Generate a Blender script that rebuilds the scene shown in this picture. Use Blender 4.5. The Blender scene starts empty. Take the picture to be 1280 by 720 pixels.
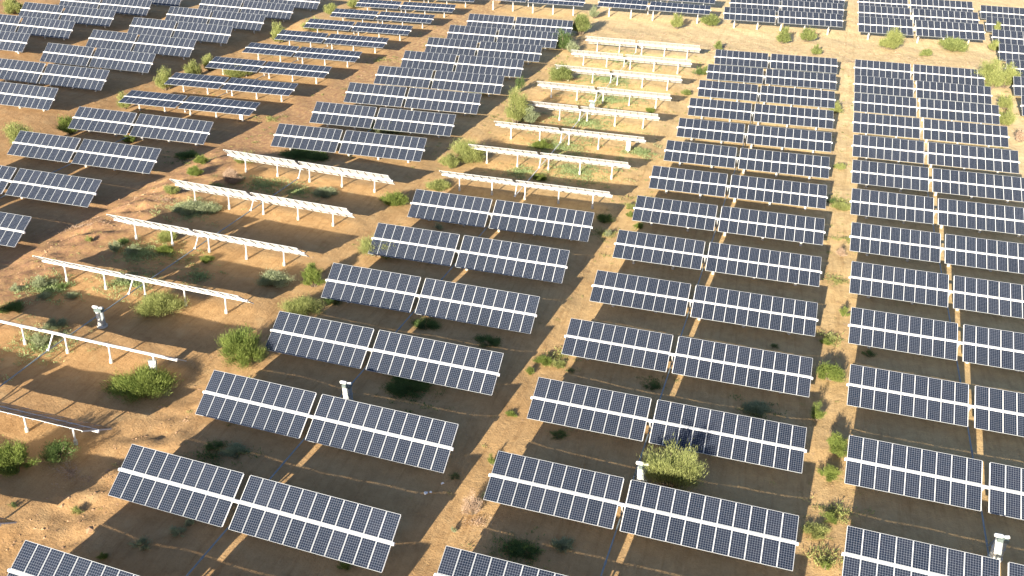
import bpy, math, random
import numpy as np
from mathutils import Matrix, Vector

random.seed(11)
rng = np.random.default_rng(11)
scene = bpy.context.scene
COL = scene.collection
R = math.radians

# ------------------------------------------------------------------ site data
# column code, row, x and y of the table's left end, heading, tilt, size, label
TABLES = [
 ('H', 0, -150.943, 141.872, -0.011, 0.715, 1.0, 'steep dark solar tracker, frontmost of the far top left column'),
 ('H', 1, -149.429, 152.641, -0.011, 0.715, 1.0, 'steep dark solar tracker, second from the front of the far top left column'),
 ('H', 2, -147.935, 163.357, -0.011, 0.715, 1.0, 'steep dark solar tracker, third from the front of the far top left column'),
 ('H', 3, -146.472, 173.933, -0.015, 0.715, 1.0, 'steep dark solar tracker, fourth from the front of the far top left column'),
 ('H', 4, -145.072, 184.259, -0.025, 0.715, 1.0, 'steep dark solar tracker, fifth from the front of the far top left column'),
 ('I', 0, -124.515, 115.531, -0.006, 0.679, 1.0, 'steep dark solar tracker, frontmost of the second column from the left'),
 ('I', 1, -123.198, 126.509, -0.01, 0.679, 1.0, 'steep dark solar tracker, second from the front of the second column from the left'),
 ('I', 2, -121.865, 137.568, -0.009, 0.679, 1.0, 'steep dark solar tracker, third from the front of the second column from the left'),
 ('I', 3, -120.545, 148.516, -0.01, 0.679, 1.0, 'steep dark solar tracker, fourth from the front of the second column from the left'),
 ('I', 4, -119.236, 159.449, -0.009, 0.679, 1.0, 'steep dark solar tracker, fifth from the front of the second column from the left'),
 ('I', 5, -117.953, 170.277, -0.008, 0.679, 1.0, 'steep dark solar tracker, sixth from the front of the second column from the left'),
 ('I', 6, -116.679, 180.888, -0.012, 0.679, 1.0, 'steep dark solar tracker, seventh from the front of the second column from the left'),
 ('I', 7, -115.399, 191.534, -0.014, 0.679, 1.0, 'steep dark solar tracker, eighth from the front of the second column from the left'),
 ('J', -1, -97.406, 64.684, -0.025, 0.586, 1.0, 'steep dark solar tracker, just outside the left picture edge'),
 ('J', 0, -96.734, 75.611, -0.026, 0.586, 1.0, 'steep dark solar tracker, frontmost beside the stony bank, left'),
 ('J', 1, -95.939, 86.785, -0.018, 0.586, 1.0, 'steep dark solar tracker, second from the front beside the stony bank, left'),
 ('J', 2, -95.104, 97.984, -0.01, 0.586, 1.0, 'steep dark solar tracker, third from the front beside the stony bank, left'),
 ('J', 3, -94.19, 109.273, 0.002, 0.586, 1.0, 'steep dark solar tracker, fourth from the front beside the stony bank, left'),
 ('J', 4, -93.183, 120.2, 0.032, 0.211, 1.0, 'flat-lying blue solar tracker, frontmost of its column, upper left'),
 ('J', 5, -92.038, 130.826, 0.034, 0.211, 1.0, 'flat-lying blue solar tracker, second from the front of its column, upper left'),
 ('J', 6, -90.914, 141.541, 0.033, 0.211, 1.0, 'flat-lying blue solar tracker, third from the front of its column, upper left'),
 ('J', 7, -89.798, 152.293, 0.035, 0.211, 1.0, 'flat-lying blue solar tracker, fourth from the front of its column, upper left'),
 ('J', 8, -88.717, 162.799, 0.043, 0.211, 1.0, 'flat-lying blue solar tracker, fifth from the front of its column, upper left'),
 ('J', 9, -87.656, 173.192, 0.054, 0.211, 1.0, 'flat-lying blue solar tracker, sixth from the front of its column, upper left'),
 ('J', 10, -86.586, 183.514, 0.07, 0.211, 1.0, 'flat-lying blue solar tracker, seventh from the front of its column, upper left'),
 ('J', 11, -85.349, 194.084, 0.088, 0.211, 1.0, 'flat-lying blue solar tracker, eighth from the front of its column, upper left'),
 ('J', 12, -83.92, 205.067, 0.113, 0.211, 1.0, 'flat-lying blue solar tracker, rearmost of its column, upper left'),
 ('K', -1, -67.142, 36.323, 0.01, -0.698, 1.0, 'solar tracker turned edge-on, just outside the lower left picture edge'),
 ('K', 0, -67.116, 46.821, 0.019, -0.61, 1.0, 'edge-on solar tracker nearest the lower left corner, its dark top showing as a thin strip'),
 ('K', 1, -66.818, 57.231, 0.023, -0.66, 1.0, 'edge-on solar tracker with the grey control box on its right-hand post'),
 ('K', 2, -66.052, 67.931, 0.037, -0.698, 1.0, 'edge-on solar tracker standing beyond the two-legged drive unit, left side'),
 ('K', 3, -65.214, 78.51, 0.049, -0.698, 1.0, 'edge-on tracker with pale lattice back, third from the back of the left edge-on group'),
 ('K', 4, -64.311, 89.137, 0.058, -0.698, 1.0, 'edge-on tracker with pale lattice back, second from the back of the left edge-on group'),
 ('K', 5, -63.408, 99.823, 0.064, -0.698, 1.0, 'rearmost of the left edge-on trackers, its whitish lattice back showing most'),
 ('K', 6, -63.037, 111.748, 0.036, 0.584, 1.0, 'dark solar tracker, frontmost left of the white edge-on group'),
 ('K', 7, -62.234, 122.472, 0.038, 0.584, 1.0, 'dark solar tracker, second from the front left of the white edge-on group'),
 ('K', 8, -61.411, 133.203, 0.043, 0.584, 1.0, 'dark solar tracker, third from the front left of the white edge-on group'),
 ('K', 9, -60.582, 143.858, 0.048, 0.584, 1.0, 'dark solar tracker, fourth from the front left of the white edge-on group'),
 ('K', 10, -59.759, 154.395, 0.051, 0.584, 1.0, 'dark solar tracker, fifth from the front left of the white edge-on group'),
 ('K', 11, -58.915, 164.961, 0.054, 0.584, 1.0, 'dark solar tracker, sixth from the front left of the white edge-on group'),
 ('K', 12, -58.074, 175.607, 0.057, 0.584, 1.0, 'dark solar tracker, seventh from the front left of the white edge-on group'),
 ('K', 13, -57.249, 186.226, 0.057, 0.584, 1.0, 'dark solar tracker, rearmost left of the white edge-on group'),
 ('Kx', 0, -59.847, 206.843, 0.036, 0.22, 1.06, 'front solar tracker beyond the cross track, above the dark left-middle column'),
 ('L', 0, -41.214, 33.212, -0.074, 0.61, 1.0, 'front dark solar tracker of the seven between the edge-on group and diagonal sandy strip'),
 ('L', 1, -40.414, 43.678, -0.068, 0.61, 1.0, 'second dark solar tracker of the seven between the edge-on group and diagonal sandy strip'),
 ('L', 2, -39.646, 54.051, -0.057, 0.61, 1.0, 'third dark solar tracker of the seven between the edge-on group and diagonal sandy strip'),
 ('L', 3, -38.861, 64.402, -0.042, 0.61, 1.0, 'dark solar tracker with its left corner shaded by a bush, fourth from the front'),
 ('L', 4, -38.048, 74.74, -0.03, 0.61, 1.0, 'fifth dark solar tracker of the seven between the edge-on group and diagonal sandy strip'),
 ('L', 5, -37.235, 85.071, -0.018, 0.61, 1.0, 'sixth dark solar tracker of the seven between the edge-on group and diagonal sandy strip'),
 ('L', 6, -36.411, 95.347, -0.01, 0.61, 1.0, 'rearmost dark solar tracker of the seven between the edge-on group and diagonal sandy strip'),
 ('L', 7, -35.681, 105.218, -0.008, -0.567, 1.0, 'nearest of the eight bright white edge-on trackers in the upper middle'),
 ('L', 8, -34.941, 115.526, -0.001, -0.567, 1.0, 'second of the eight bright white edge-on trackers in the upper middle'),
 ('L', 9, -34.205, 125.973, -0.001, -0.567, 1.0, 'bright white edge-on tracker with a white cabinet on its right-hand post'),
 ('L', 10, -33.476, 136.621, -0.0, -0.567, 1.0, 'fourth of the eight bright white edge-on trackers in the upper middle'),
 ('L', 11, -32.774, 147.231, 0.001, -0.567, 1.0, 'fifth of the eight bright white edge-on trackers in the upper middle'),
 ('L', 12, -32.06, 157.888, 0.005, -0.567, 1.0, 'sixth of the eight bright white edge-on trackers in the upper middle'),
 ('L', 13, -31.332, 168.597, 0.009, -0.567, 1.0, 'seventh of the eight bright white edge-on trackers in the upper middle'),
 ('L', 14, -30.61, 179.346, 0.014, -0.567, 1.0, 'rearmost of the eight bright white edge-on trackers in the upper middle'),
 ('Lx', 0, -33.465, 209.395, 0.021, 0.24, 1.12, 'front solar tracker beyond the cross track, behind the white edge-on group'),
 ('Lx', 1, -33.131, 221.069, 0.02, 0.24, 1.12, 'second solar tracker beyond the cross track, behind the white edge-on group'),
 ('M', 0, -14.6, 40.373, -0.046, 0.447, 1.0, 'dark solar tracker, frontmost in the column left of the pale lane'),
 ('M', 1, -13.837, 50.733, -0.042, 0.447, 1.0, 'dark solar tracker, second from the front in the column left of the pale lane'),
 ('M', 2, -13.108, 61.046, -0.034, 0.447, 1.0, 'dark solar tracker shaded by the feathery bush, third in its column'),
 ('M', 3, -12.375, 71.317, -0.024, 0.447, 1.0, 'dark solar tracker, fourth from the front in the column left of the pale lane'),
 ('M', 4, -11.642, 81.587, -0.018, 0.447, 1.0, 'dark solar tracker, fifth from the front in the column left of the pale lane'),
 ('M', 5, -10.953, 91.838, -0.012, 0.447, 1.0, 'dark solar tracker, sixth from the front in the column left of the pale lane'),
 ('M', 6, -10.244, 102.096, -0.006, 0.447, 1.0, 'dark solar tracker, seventh from the front in the column left of the pale lane'),
 ('M', 7, -9.585, 112.564, 0.003, 0.447, 1.0, 'dark solar tracker, eighth from the front in the column left of the pale lane'),
 ('M', 8, -8.844, 122.9, 0.011, 0.447, 1.0, 'dark solar tracker, ninth from the front in the column left of the pale lane'),
 ('M', 9, -8.116, 133.228, 0.017, 0.447, 1.0, 'dark solar tracker, tenth from the front in the column left of the pale lane'),
 ('M', 10, -7.415, 143.667, 0.024, 0.447, 1.0, 'dark solar tracker, eleventh from the front in the column left of the pale lane'),
 ('M', 11, -6.728, 154.139, 0.03, 0.447, 1.0, 'dark solar tracker, twelfth from the front in the column left of the pale lane'),
 ('M', 12, -6.036, 164.666, 0.037, 0.447, 1.0, 'dark solar tracker, thirteenth from the front in the column left of the pale lane'),
 ('M', 13, -5.361, 175.192, 0.045, 0.447, 1.0, 'dark solar tracker, rearmost in the column left of the pale lane'),
 ('Mx', 0, -5.663, 208.114, 0.063, 0.42, 1.125, 'front solar tracker beyond the cross track, left of the pale lane'),
 ('Mx', 1, -4.924, 219.271, 0.06, 0.42, 1.125, 'second solar tracker beyond the cross track, left of the pale lane'),
 ('Mx', 2, -4.194, 230.424, 0.055, 0.42, 1.125, 'third solar tracker beyond the cross track, left of the pale lane'),
 ('N', 0, 45.031, 161.711, 0.003, 0.54, 1.1, 'dark solar tracker cut by the right picture edge, frontmost of its column'),
 ('N', 1, 46.143, 173.557, 0.001, 0.54, 1.1, 'dark solar tracker cut by the right picture edge, second from the front of its column'),
 ('N', 2, 47.196, 185.561, -0.0, 0.54, 1.1, 'dark solar tracker cut by the right picture edge, third from the front of its column'),
 ('N', 3, 48.202, 197.756, -0.001, 0.54, 1.1, 'dark solar tracker cut by the right picture edge, fourth from the front of its column'),
 ('N', 4, 49.168, 210.158, -0.001, 0.54, 1.1, 'dark solar tracker cut by the right picture edge, fifth from the front of its column'),
 ('N', 5, 50.131, 222.669, -0.001, 0.54, 1.1, 'dark solar tracker cut by the right picture edge, sixth from the front of its column'),
 ('N', 6, 51.102, 235.188, -0.001, 0.54, 1.1, 'dark solar tracker cut by the right picture edge, seventh from the front of its column'),
 ('R', 0, 11.379, 49.684, -0.055, 0.537, 1.0, 'dark solar tracker, frontmost in the column right of the pale lane'),
 ('R', 1, 12.105, 60.144, -0.041, 0.537, 1.0, 'dark solar tracker, second from the front in the column right of the pale lane'),
 ('R', 2, 12.829, 70.66, -0.033, 0.537, 1.0, 'dark solar tracker, third from the front in the column right of the pale lane'),
 ('R', 3, 13.52, 81.091, -0.026, 0.537, 1.0, 'dark solar tracker, fourth from the front in the column right of the pale lane'),
 ('R', 4, 14.173, 91.346, -0.02, 0.537, 1.0, 'dark solar tracker, fifth from the front in the column right of the pale lane'),
 ('R', 5, 14.794, 101.68, -0.011, 0.537, 1.0, 'dark solar tracker, sixth from the front in the column right of the pale lane'),
 ('R', 6, 15.462, 112.279, 0.0, 0.537, 1.0, 'dark solar tracker, seventh from the front in the column right of the pale lane'),
 ('R', 7, 16.185, 122.817, 0.007, 0.537, 1.0, 'dark solar tracker, eighth from the front in the column right of the pale lane'),
 ('R', 8, 16.907, 133.314, 0.011, 0.537, 1.0, 'dark solar tracker, ninth from the front in the column right of the pale lane'),
 ('R', 9, 17.612, 144.052, 0.016, 0.537, 1.0, 'dark solar tracker, tenth from the front in the column right of the pale lane'),
 ('R', 10, 18.344, 154.8, 0.017, 0.537, 1.0, 'dark solar tracker, eleventh from the front in the column right of the pale lane'),
 ('R', 11, 19.061, 165.579, 0.015, 0.537, 1.0, 'dark solar tracker, twelfth from the front in the column right of the pale lane'),
 ('R', 12, 19.794, 176.375, 0.013, 0.537, 1.0, 'dark solar tracker, rearmost in the column right of the pale lane'),
 ('Rx', 0, 22.237, 207.804, 0.064, 0.56, 1.135, 'front solar tracker beyond the cross track, right of the pale lane'),
 ('Rx', 1, 23.012, 219.486, 0.059, 0.56, 1.135, 'second solar tracker beyond the cross track, right of the pale lane'),
 ('Rx', 2, 23.745, 231.196, 0.055, 0.56, 1.135, 'third solar tracker beyond the cross track, right of the pale lane'),
]
# x, y, width, height, kind, label
SHRUBS = [
 (-0.75, 55.5, 4.7, 3.4, 'b', 'large feathery yellow-green bush behind the white drive unit, shading the tracker above it'),
 (-40.7, 62.0, 4.6, 3.0, 'g', 'big green bush left of the foremost fully tilted tracker pair, on open sand'),
 (-46.33, 55.2, 5.37, 1.06, 'g', 'wide low green bush beside the post carrying the grey control box'),
 (-52.38, 66.5, 4.53, 1.34, 'b', 'round yellow-green bush in tracker shadow right of the two-legged drive unit'),
 (-49.37, 43.06, 3.1, 2.48, 'g', 'spiky green bush cut off by the left picture edge, below the nearest edge-on tracker'),
 (-47.6, 45.37, 2.96, 2.55, 'd', 'dark green bush mostly in shadow under the nearest edge-on tracker'),
 (-37.22, 85.24, 4.7, 2.1, 'b', 'pale green bush covering the left end of a dark tracker in the middle'),
 (-40.72, 76.75, 2.24, 2.61, 'g', 'upright green bush beyond the right end of an edge-on tracker'),
 (-44.93, 75.32, 3.46, 1.23, 'p', 'pale rounded bush in the shade beside an upright bush'),
 (-39.52, 72.05, 3.95, 0.9, 'b', 'pale yellow-green bush just beyond the tracker with the shaded corner'),
 (-37.26, 74.31, 2.17, 0.79, 'd', 'small dark green bush beside the left corner of a dark tracker'),
 (-35.11, 115.75, 5.84, 2.6, 'b', 'tall pale green bush at the left end of the bare white trackers'),
 (-36.98, 112.6, 2.67, 2.23, 'b', 'smaller olive bush touching the tall pale bush on its left'),
 (-39.89, 99.14, 3.45, 1.29, 'g', 'bright green low bush near the right end of the upper edge-on tracker'),
 (-33.15, 132.93, 4.53, 4.91, 'b', 'large olive bush left of the white edge-on trackers, above the tall pale bush'),
 (-30.91, 133.03, 2.52, 2.94, 'p', 'greyish bush touching the large olive bush on its right'),
 (-36.66, 148.93, 2.24, 2.87, 'd', 'narrow dark green bush at the end of a dark tracker'),
 (-31.05, 157.46, 4.65, 2.5, 'g', 'dull green bush under the left end of a white edge-on tracker'),
 (-34.77, 178.71, 4.9, 3.61, 'd', 'dark green bush filling the gap beside the far dark trackers'),
 (-33.18, 177.28, 2.6, 2.28, 'p', 'silvery green bush next to the uppermost white trackers'),
 (-34.06, 191.46, 4.52, 4.35, 'g', 'deep green bush at the end of the uppermost dark tracker'),
 (-33.86, 206.72, 2.62, 2.71, 'p', 'pale silvery bush beside the far cross track'),
 (-95.29, 133.79, 3.87, 3.66, 'b', 'upright pale bush between dark and flat blue trackers, upper left'),
 (-94.71, 141.52, 4.0, 2.52, 'b', 'loose olive bush left of a flat blue tracker'),
 (-93.94, 145.76, 3.13, 3.05, 'b', 'spindly yellow bush behind the loose olive bush'),
 (-85.65, 141.82, 4.79, 1.35, 'b', 'flat-topped pale bush in front of a flat blue tracker'),
 (-90.02, 165.11, 3.71, 3.61, 'b', 'yellow-green bush at the left end of a far flat blue tracker'),
 (-87.55, 176.46, 4.58, 1.87, 'b', 'low pale bush overlapping a far blue tracker'),
 (-89.47, 188.94, 3.36, 2.22, 'b', 'far pale bush in the lane left of the blue trackers'),
 (-87.98, 197.92, 3.86, 1.46, 'b', 'farthest pale bush near the top edge'),
 (-97.17, 101.44, 4.9, 4.44, 'b', 'tall pale bush at the left picture edge, upper part'),
 (-95.55, 122.97, 2.84, 2.44, 'b', 'pale bush at the left corner of a flat blue tracker'),
 (-95.17, 109.09, 3.18, 2.72, 'g', 'green bush at the left end of a dark tracker, upper left'),
 (-84.27, 108.07, 2.02, 0.65, 'g', 'small green tuft below the gap of a dark tracker, upper left'),
 (-50.64, 123.7, 5.41, 1.18, 'p', 'pale feathery bush in front of the dark tracker left of the white ones'),
 (-43.28, 146.19, 3.61, 1.06, 'b', 'pale feathery bush peeping over a far dark tracker'),
 (-153.0, 166.68, 4.43, 2.73, 'b', 'bush in the upper left corner of the photo'),
 (7.2, 198.21, 3.2, 3.19, 'g', 'left one of two round bushes beyond the cross track'),
 (11.72, 201.3, 3.61, 2.82, 'g', 'right one of two round bushes beyond the cross track'),
 (13.39, 191.01, 2.06, 1.82, 'g', 'small bush at the cross track just left of the pale lane'),
 (28.07, 200.81, 4.7, 3.79, 'b', 'brownish green bush right of the lane on the cross track'),
 (40.94, 203.69, 5.55, 2.27, 'g', 'wide green bush before the far right tracker rows'),
 (34.95, 197.47, 2.51, 1.3, 'g', 'small brownish bush in the middle of the cross track bank'),
 (-14.95, 202.88, 2.91, 3.33, 'b', 'thin olive bush in front of the far tracker posts'),
 (-8.84, 208.48, 4.09, 2.11, 'g', 'rounded green bush beside a white post beyond the track'),
 (-5.53, 188.1, 2.03, 1.44, 'g', 'little bush at the corner of the uppermost tracker left of the lane'),
 (43.05, 177.01, 5.55, 5.2, 'b', 'large straw-green bush between the two right-hand columns'),
 (46.12, 179.43, 3.66, 4.51, 'b', 'straw-green bush touching the large one on its right'),
 (44.08, 166.36, 3.11, 2.38, 'b', 'roundish olive bush below the straw-green bushes'),
 (42.26, 157.42, 3.25, 2.5, 'b', 'bright olive bush below the roundish one at far right'),
 (42.9, 149.59, 1.99, 2.3, 'y', 'brown-green bush cut by the right picture edge'),
 (49.38, 206.91, 2.28, 2.03, 'b', 'small pale bush beside the far right trackers'),
 (52.36, 221.62, 1.83, 2.4, 'b', 'thin pale bush between far right tracker ends'),
 (11.53, 74.5, 2.63, 1.38, 'g', 'leafy bright green bush in the pale lane, the largest there'),
 (10.38, 67.89, 1.46, 1.7, 'g', 'upright green bush beside a tracker end in the pale lane'),
 (11.88, 63.51, 2.09, 1.68, 'g', 'green bush touching the left corner of a right-hand tracker'),
 (11.02, 60.35, 1.76, 1.06, 'g', 'lower bush of the pair in the near pale lane'),
 (11.29, 55.27, 1.29, 0.61, 'g', 'small yellow-green bush in the near lane'),
 (9.88, 53.8, 1.89, 0.34, 'b', 'low sprawling bush at the tracker end near the bottom of the lane'),
 (10.49, 50.11, 0.73, 0.76, 'g', 'little plant at the bottom of the lane'),
 (13.65, 86.7, 1.22, 1.09, 'g', 'small bush against the left end of a tracker beside the lane'),
 (11.79, 80.97, 1.24, 0.43, 'g', 'sparse low plant in the middle of the lane'),
 (14.02, 100.76, 1.37, 1.02, 'y', 'dry brownish bush in the lane'),
 (14.7, 114.95, 2.4, 0.35, 'b', 'flat grassy plant in the lane'),
 (15.07, 129.0, 1.69, 0.78, 'b', 'small yellow plant far along the lane'),
 (15.77, 154.92, 2.27, 1.66, 'b', 'yellowish bush at a tracker end far along the lane'),
 (13.68, 116.18, 1.54, 0.45, 'd', 'dark low plant at a tracker end in the lane'),
 (-14.85, 54.76, 0.91, 1.07, 'g', 'bright green bush at the left corner of the lower middle tracker'),
 (-14.26, 70.18, 1.65, 0.6, 'g', 'bright green plant in the sandy diagonal strip'),
 (-14.89, 68.16, 1.03, 0.56, 'g', 'small plant left of the bright one in the diagonal strip'),
 (-12.64, 70.06, 1.49, 0.39, 'b', 'straw plant right of the bright one in the diagonal strip'),
 (-11.33, 69.08, 1.03, 0.47, 'd', 'dark plant just inside the shadow by the diagonal strip'),
 (-15.09, 61.44, 0.97, 0.34, 'g', 'tiny green plant beside the diagonal strip'),
 (-11.15, 107.03, 1.44, 0.63, 'b', 'yellowish plant by the upper end of the diagonal strip'),
 (-10.99, 104.43, 1.01, 0.83, 'g', 'small green plant at a tracker corner, upper diagonal strip'),
 (-9.5, 100.95, 1.37, 0.58, 'g', 'green plant under a tracker corner, middle'),
 (-12.81, 98.48, 1.15, 0.95, 'p', 'pale grey plant on the sandy strip, middle'),
 (-13.63, 102.65, 2.58, 1.47, 'd', 'dark bush under the right end of the nearest white tracker'),
 (-8.72, 158.33, 2.02, 0.69, 'g', 'dark tuft beside a white tracker end'),
 (-7.94, 170.86, 2.17, 1.56, 'd', 'dark bush beyond the right end of a white tracker'),
 (-6.52, 171.45, 2.48, 1.19, 'g', 'olive bush next to the dark one beyond a white tracker'),
 (-13.45, 144.97, 1.6, 0.53, 'g', 'low green tuft under a white tracker end'),
 (-26.75, 123.92, 2.59, 0.67, 'g', 'bright green plant beneath a white edge-on tracker'),
 (-24.31, 112.34, 2.17, 0.4, 'g', 'green plant beside the nearest white tracker drive arm'),
 (-14.58, 48.89, 1.82, 1.98, 'y', 'heap of dry greyish-pink brushwood on the diagonal sandy strip'),
 (-14.29, 50.3, 0.74, 0.77, 'p', 'pale green plant beside the dry brushwood'),
 (-15.53, 46.84, 0.54, 0.69, 'p', 'tiny pale plant on the sandy strip near the bottom'),
 (-17.22, 52.48, 1.15, 0.25, 'd', 'dark green tuft under the right corner of a near tracker'),
 (-24.63, 62.37, 4.41, 0.25, 'd', 'long dark green plant patch in the shadow between near trackers'),
 (-19.87, 71.32, 2.45, 0.25, 'd', 'dark green tuft in shadow near the right end of a middle tracker'),
 (-26.78, 72.52, 2.84, 0.25, 'd', 'dark green tuft in shadow below the gap of a tracker'),
 (-36.77, 50.0, 1.77, 0.56, 'd', 'round dark green bush in shadow above the near left tracker'),
 (-34.6, 50.0, 2.02, 0.25, 'p', 'blue-green low plant in shadow above the near left tracker'),
 (-34.06, 40.79, 1.25, 0.5, 'p', 'left of two bluish plants in the shadow of the near left trackers'),
 (-35.87, 39.04, 1.37, 0.26, 'p', 'bluish plant closer to the bottom left tracker'),
 (-33.75, 41.82, 0.88, 0.45, 'p', 'sprig beside the bluish plant in the near left shadow'),
 (-37.7, 37.36, 0.87, 0.28, 'g', 'green sprig peeping over the bottom left tracker'),
 (-3.86, 68.34, 1.6, 0.3, 'd', 'dark plant in shadow left of the tracker gap, centre'),
 (5.44, 67.58, 2.45, 0.25, 'p', 'bluish low plant in shadow near the lane'),
 (6.73, 78.25, 1.12, 0.53, 'd', 'small dark plant in shadow below a tracker beside the lane'),
 (-9.84, 45.98, 2.56, 0.25, 'd', 'dark leafy plant row above the bottom middle tracker'),
 (-7.58, 47.15, 1.76, 0.25, 'p', 'bluish plants near the bottom middle tracker'),
 (-21.4, 41.11, 1.16, 0.45, 'g', 'green plant under the lower edge of the near left tracker'),
 (-10.45, 59.29, 1.61, 0.43, 'd', 'dark green plant in shadow by the diagonal strip'),
 (15.61, 79.57, 1.48, 0.81, 'd', 'dark green bush in shadow below a right-hand tracker'),
 (-32.42, 93.52, 1.15, 0.73, 'p', 'pale sprig under a middle tracker'),
 (-68.6, 101.11, 1.83, 0.79, 'g', 'bright green plant on the bank behind the edge-on trackers'),
 (-66.12, 96.27, 1.97, 1.05, 'g', 'bright green plant at the bank edge, just left of an edge-on tracker'),
 (-73.31, 105.38, 3.1, 0.32, 'd', 'dark green plant in shadow by the bank'),
 (-62.95, 102.98, 3.15, 0.94, 'b', 'straw-coloured bush behind the upper edge-on tracker'),
 (-61.04, 96.16, 2.78, 1.62, 'y', 'straw and grey shrub beneath the upper edge-on tracker'),
 (-60.63, 97.09, 1.72, 0.73, 'p', 'grey-green shrub between edge-on trackers'),
 (-61.81, 87.28, 4.25, 0.4, 'p', 'silvery herb patch at the shadow edge between edge-on trackers'),
 (-59.38, 88.27, 2.43, 0.56, 'p', 'silvery herb clump right of the wider patch'),
 (-65.84, 90.22, 1.9, 0.89, 'b', 'dry straw clump at the left end of an edge-on tracker'),
 (-63.31, 75.33, 1.71, 1.08, 'p', 'bright silvery plant at the left of the shaded patch'),
 (-61.27, 75.67, 1.88, 0.6, 'p', 'middle silvery plant of the three at the shadow edge'),
 (-58.36, 77.32, 1.87, 0.91, 'g', 'right-hand green plant of the three at the shadow edge'),
 (-63.65, 77.38, 1.73, 0.78, 'd', 'dark green plant above the bright silvery one'),
 (-59.95, 79.8, 2.3, 0.82, 'b', 'straw bush behind the right-hand green plant'),
 (-65.67, 66.16, 1.82, 1.07, 'p', 'silvery plant near the left edge below the bank'),
 (-64.82, 67.02, 1.27, 0.63, 'p', 'smaller silvery plant beside it, in the middle of three'),
 (-63.58, 66.91, 1.44, 1.07, 'd', 'dark green plant right of the silvery pair'),
 (-61.55, 65.96, 1.59, 0.29, 'p', 'low silvery plant at a shadow edge, left'),
 (-63.93, 64.76, 1.43, 0.45, 'p', 'low pale plant nearest the shaded sand at left'),
 (-67.2, 64.78, 1.27, 0.83, 'p', 'pale plant close to the left picture edge'),
 (-59.64, 60.86, 2.2, 0.61, 'p', 'pale herb clump above an edge-on tracker, left'),
 (-58.76, 57.62, 1.65, 1.14, 'p', 'pale herb clump beneath an edge-on tracker near its drive arm'),
 (-65.17, 61.79, 2.64, 0.74, 'd', 'dark plant in shadow at the left picture edge'),
 (-42.76, 41.08, 0.8, 0.38, 'b', 'small yellow tuft on the stony bank'),
 (-47.16, 39.9, 0.82, 0.48, 'd', 'dark tuft in the shade on the lower left bank'),
 (-67.21, 76.22, 0.98, 0.59, 'b', 'yellow tuft on the upper bank'),
 (-53.08, 76.98, 1.64, 0.62, 'g', 'green plant at a post foot under an edge-on tracker'),
 (-58.87, 70.26, 1.97, 0.59, 'p', 'pale herbs under the middle of an edge-on tracker'),
 (-55.68, 110.3, 3.45, 0.43, 'd', 'dark green plant in the shade behind the upper edge-on tracker'),
 (-58.95, 110.08, 5.09, 0.31, 'd', 'long dark green shrub behind the upper edge-on tracker'),
 (-49.36, 98.07, 3.32, 0.25, 'p', 'pale weed in tracker shadow below the upper edge-on row'),
 (-36.45, 105.41, 3.16, 0.56, 'b', 'dry straw shrub left of the upper dark tracker, middle'),
]
UNITS = [(-55.52, 62.41), (-28.66, 58.44), (-3.08, 55.14), (22.45, 54.51), (-22.39, 141.47)]
HERBS = [
 (-64.76, 66.3, 3.26, 90, 'p'),
 (-60.64, 75.73, 3.86, 90, 'p'),
 (-61.5, 87.48, 3.66, 90, 'p'),
 (-57.13, 97.1, 3.27, 60, 'p'),
 (-58.15, 69.93, 4.11, 70, 'p'),
 (-59.01, 57.82, 3.81, 70, 'p'),
 (-62.09, 93.98, 3.28, 60, 'b'),
 (-57.4, 76.74, 2.85, 40, 'b'),
 (-52.22, 97.26, 3.19, 40, 'p'),
 (-52.45, 74.11, 3.17, 30, 'p'),
 (-72.2, 80.83, 4.16, 40, 'y'),
 (-45.59, 44.38, 2.09, 40, 'y'),
 (-65.49, 88.71, 2.69, 40, 'y'),
 (-20.18, 116.23, 6.68, 120, 'p'),
 (-24.21, 124.6, 7.12, 120, 'p'),
 (-22.82, 136.07, 7.02, 120, 'p'),
 (-21.21, 149.27, 6.92, 120, 'p'),
 (-23.11, 160.72, 7.4, 120, 'p'),
 (-22.33, 174.8, 8.78, 90, 'p'),
 (-27.54, 113.87, 2.77, 50, 'p'),
 (-12.74, 126.62, 3.57, 50, 'p'),
 (-12.92, 71.6, 1.9, 40, 'b'),
 (-12.83, 98.79, 2.9, 50, 'b'),
 (-10.41, 109.41, 2.62, 50, 'b'),
 (-13.89, 48.07, 1.51, 30, 'y'),
 (12.3, 82.09, 2.09, 40, 'b'),
 (13.22, 94.31, 1.86, 30, 'b'),
 (14.75, 117.35, 2.23, 40, 'b'),
 (11.52, 56.23, 1.63, 60, 'b'),
 (10.48, 50.95, 1.54, 50, 'b'),
 (15.08, 105.19, 2.04, 30, 'b'),
 (-10.84, 45.66, 2.64, 60, 'd'),
 (-35.78, 48.71, 3.03, 50, 'd'),
 (-23.58, 61.15, 3.19, 50, 'd'),
 (-3.5, 68.96, 1.84, 20, 'd'),
 (5.71, 66.75, 2.16, 30, 'd'),
 (-46.94, 118.92, 4.77, 60, 'b'),
 (-35.95, 101.34, 3.09, 60, 'y'),
 (-72.99, 103.86, 3.56, 40, 'd'),
 (-32.82, 134.74, 3.85, 60, 'b'),
 (-57.14, 108.46, 5.2, 60, 'd'),
 (42.71, 164.04, 3.08, 70, 'b'),
 (-69.39, 122.61, 3.9, 40, 'b'),
 (-61.72, 142.56, 4.26, 40, 'b'),
 (-65.57, 159.69, 3.92, 30, 'b'),
 (-31.32, 157.91, 4.41, 50, 'b'),
]

SEC_A, SEC_GAP, SEC_B = 9.647, 0.543, 11.876
LEN = SEC_A + SEC_GAP + SEC_B
TUBE_H = 2.1
CHORD = 4.0
PITCH_M = SEC_A / 9
GAP_X = SEC_A + SEC_GAP / 2 - LEN / 2


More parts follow.
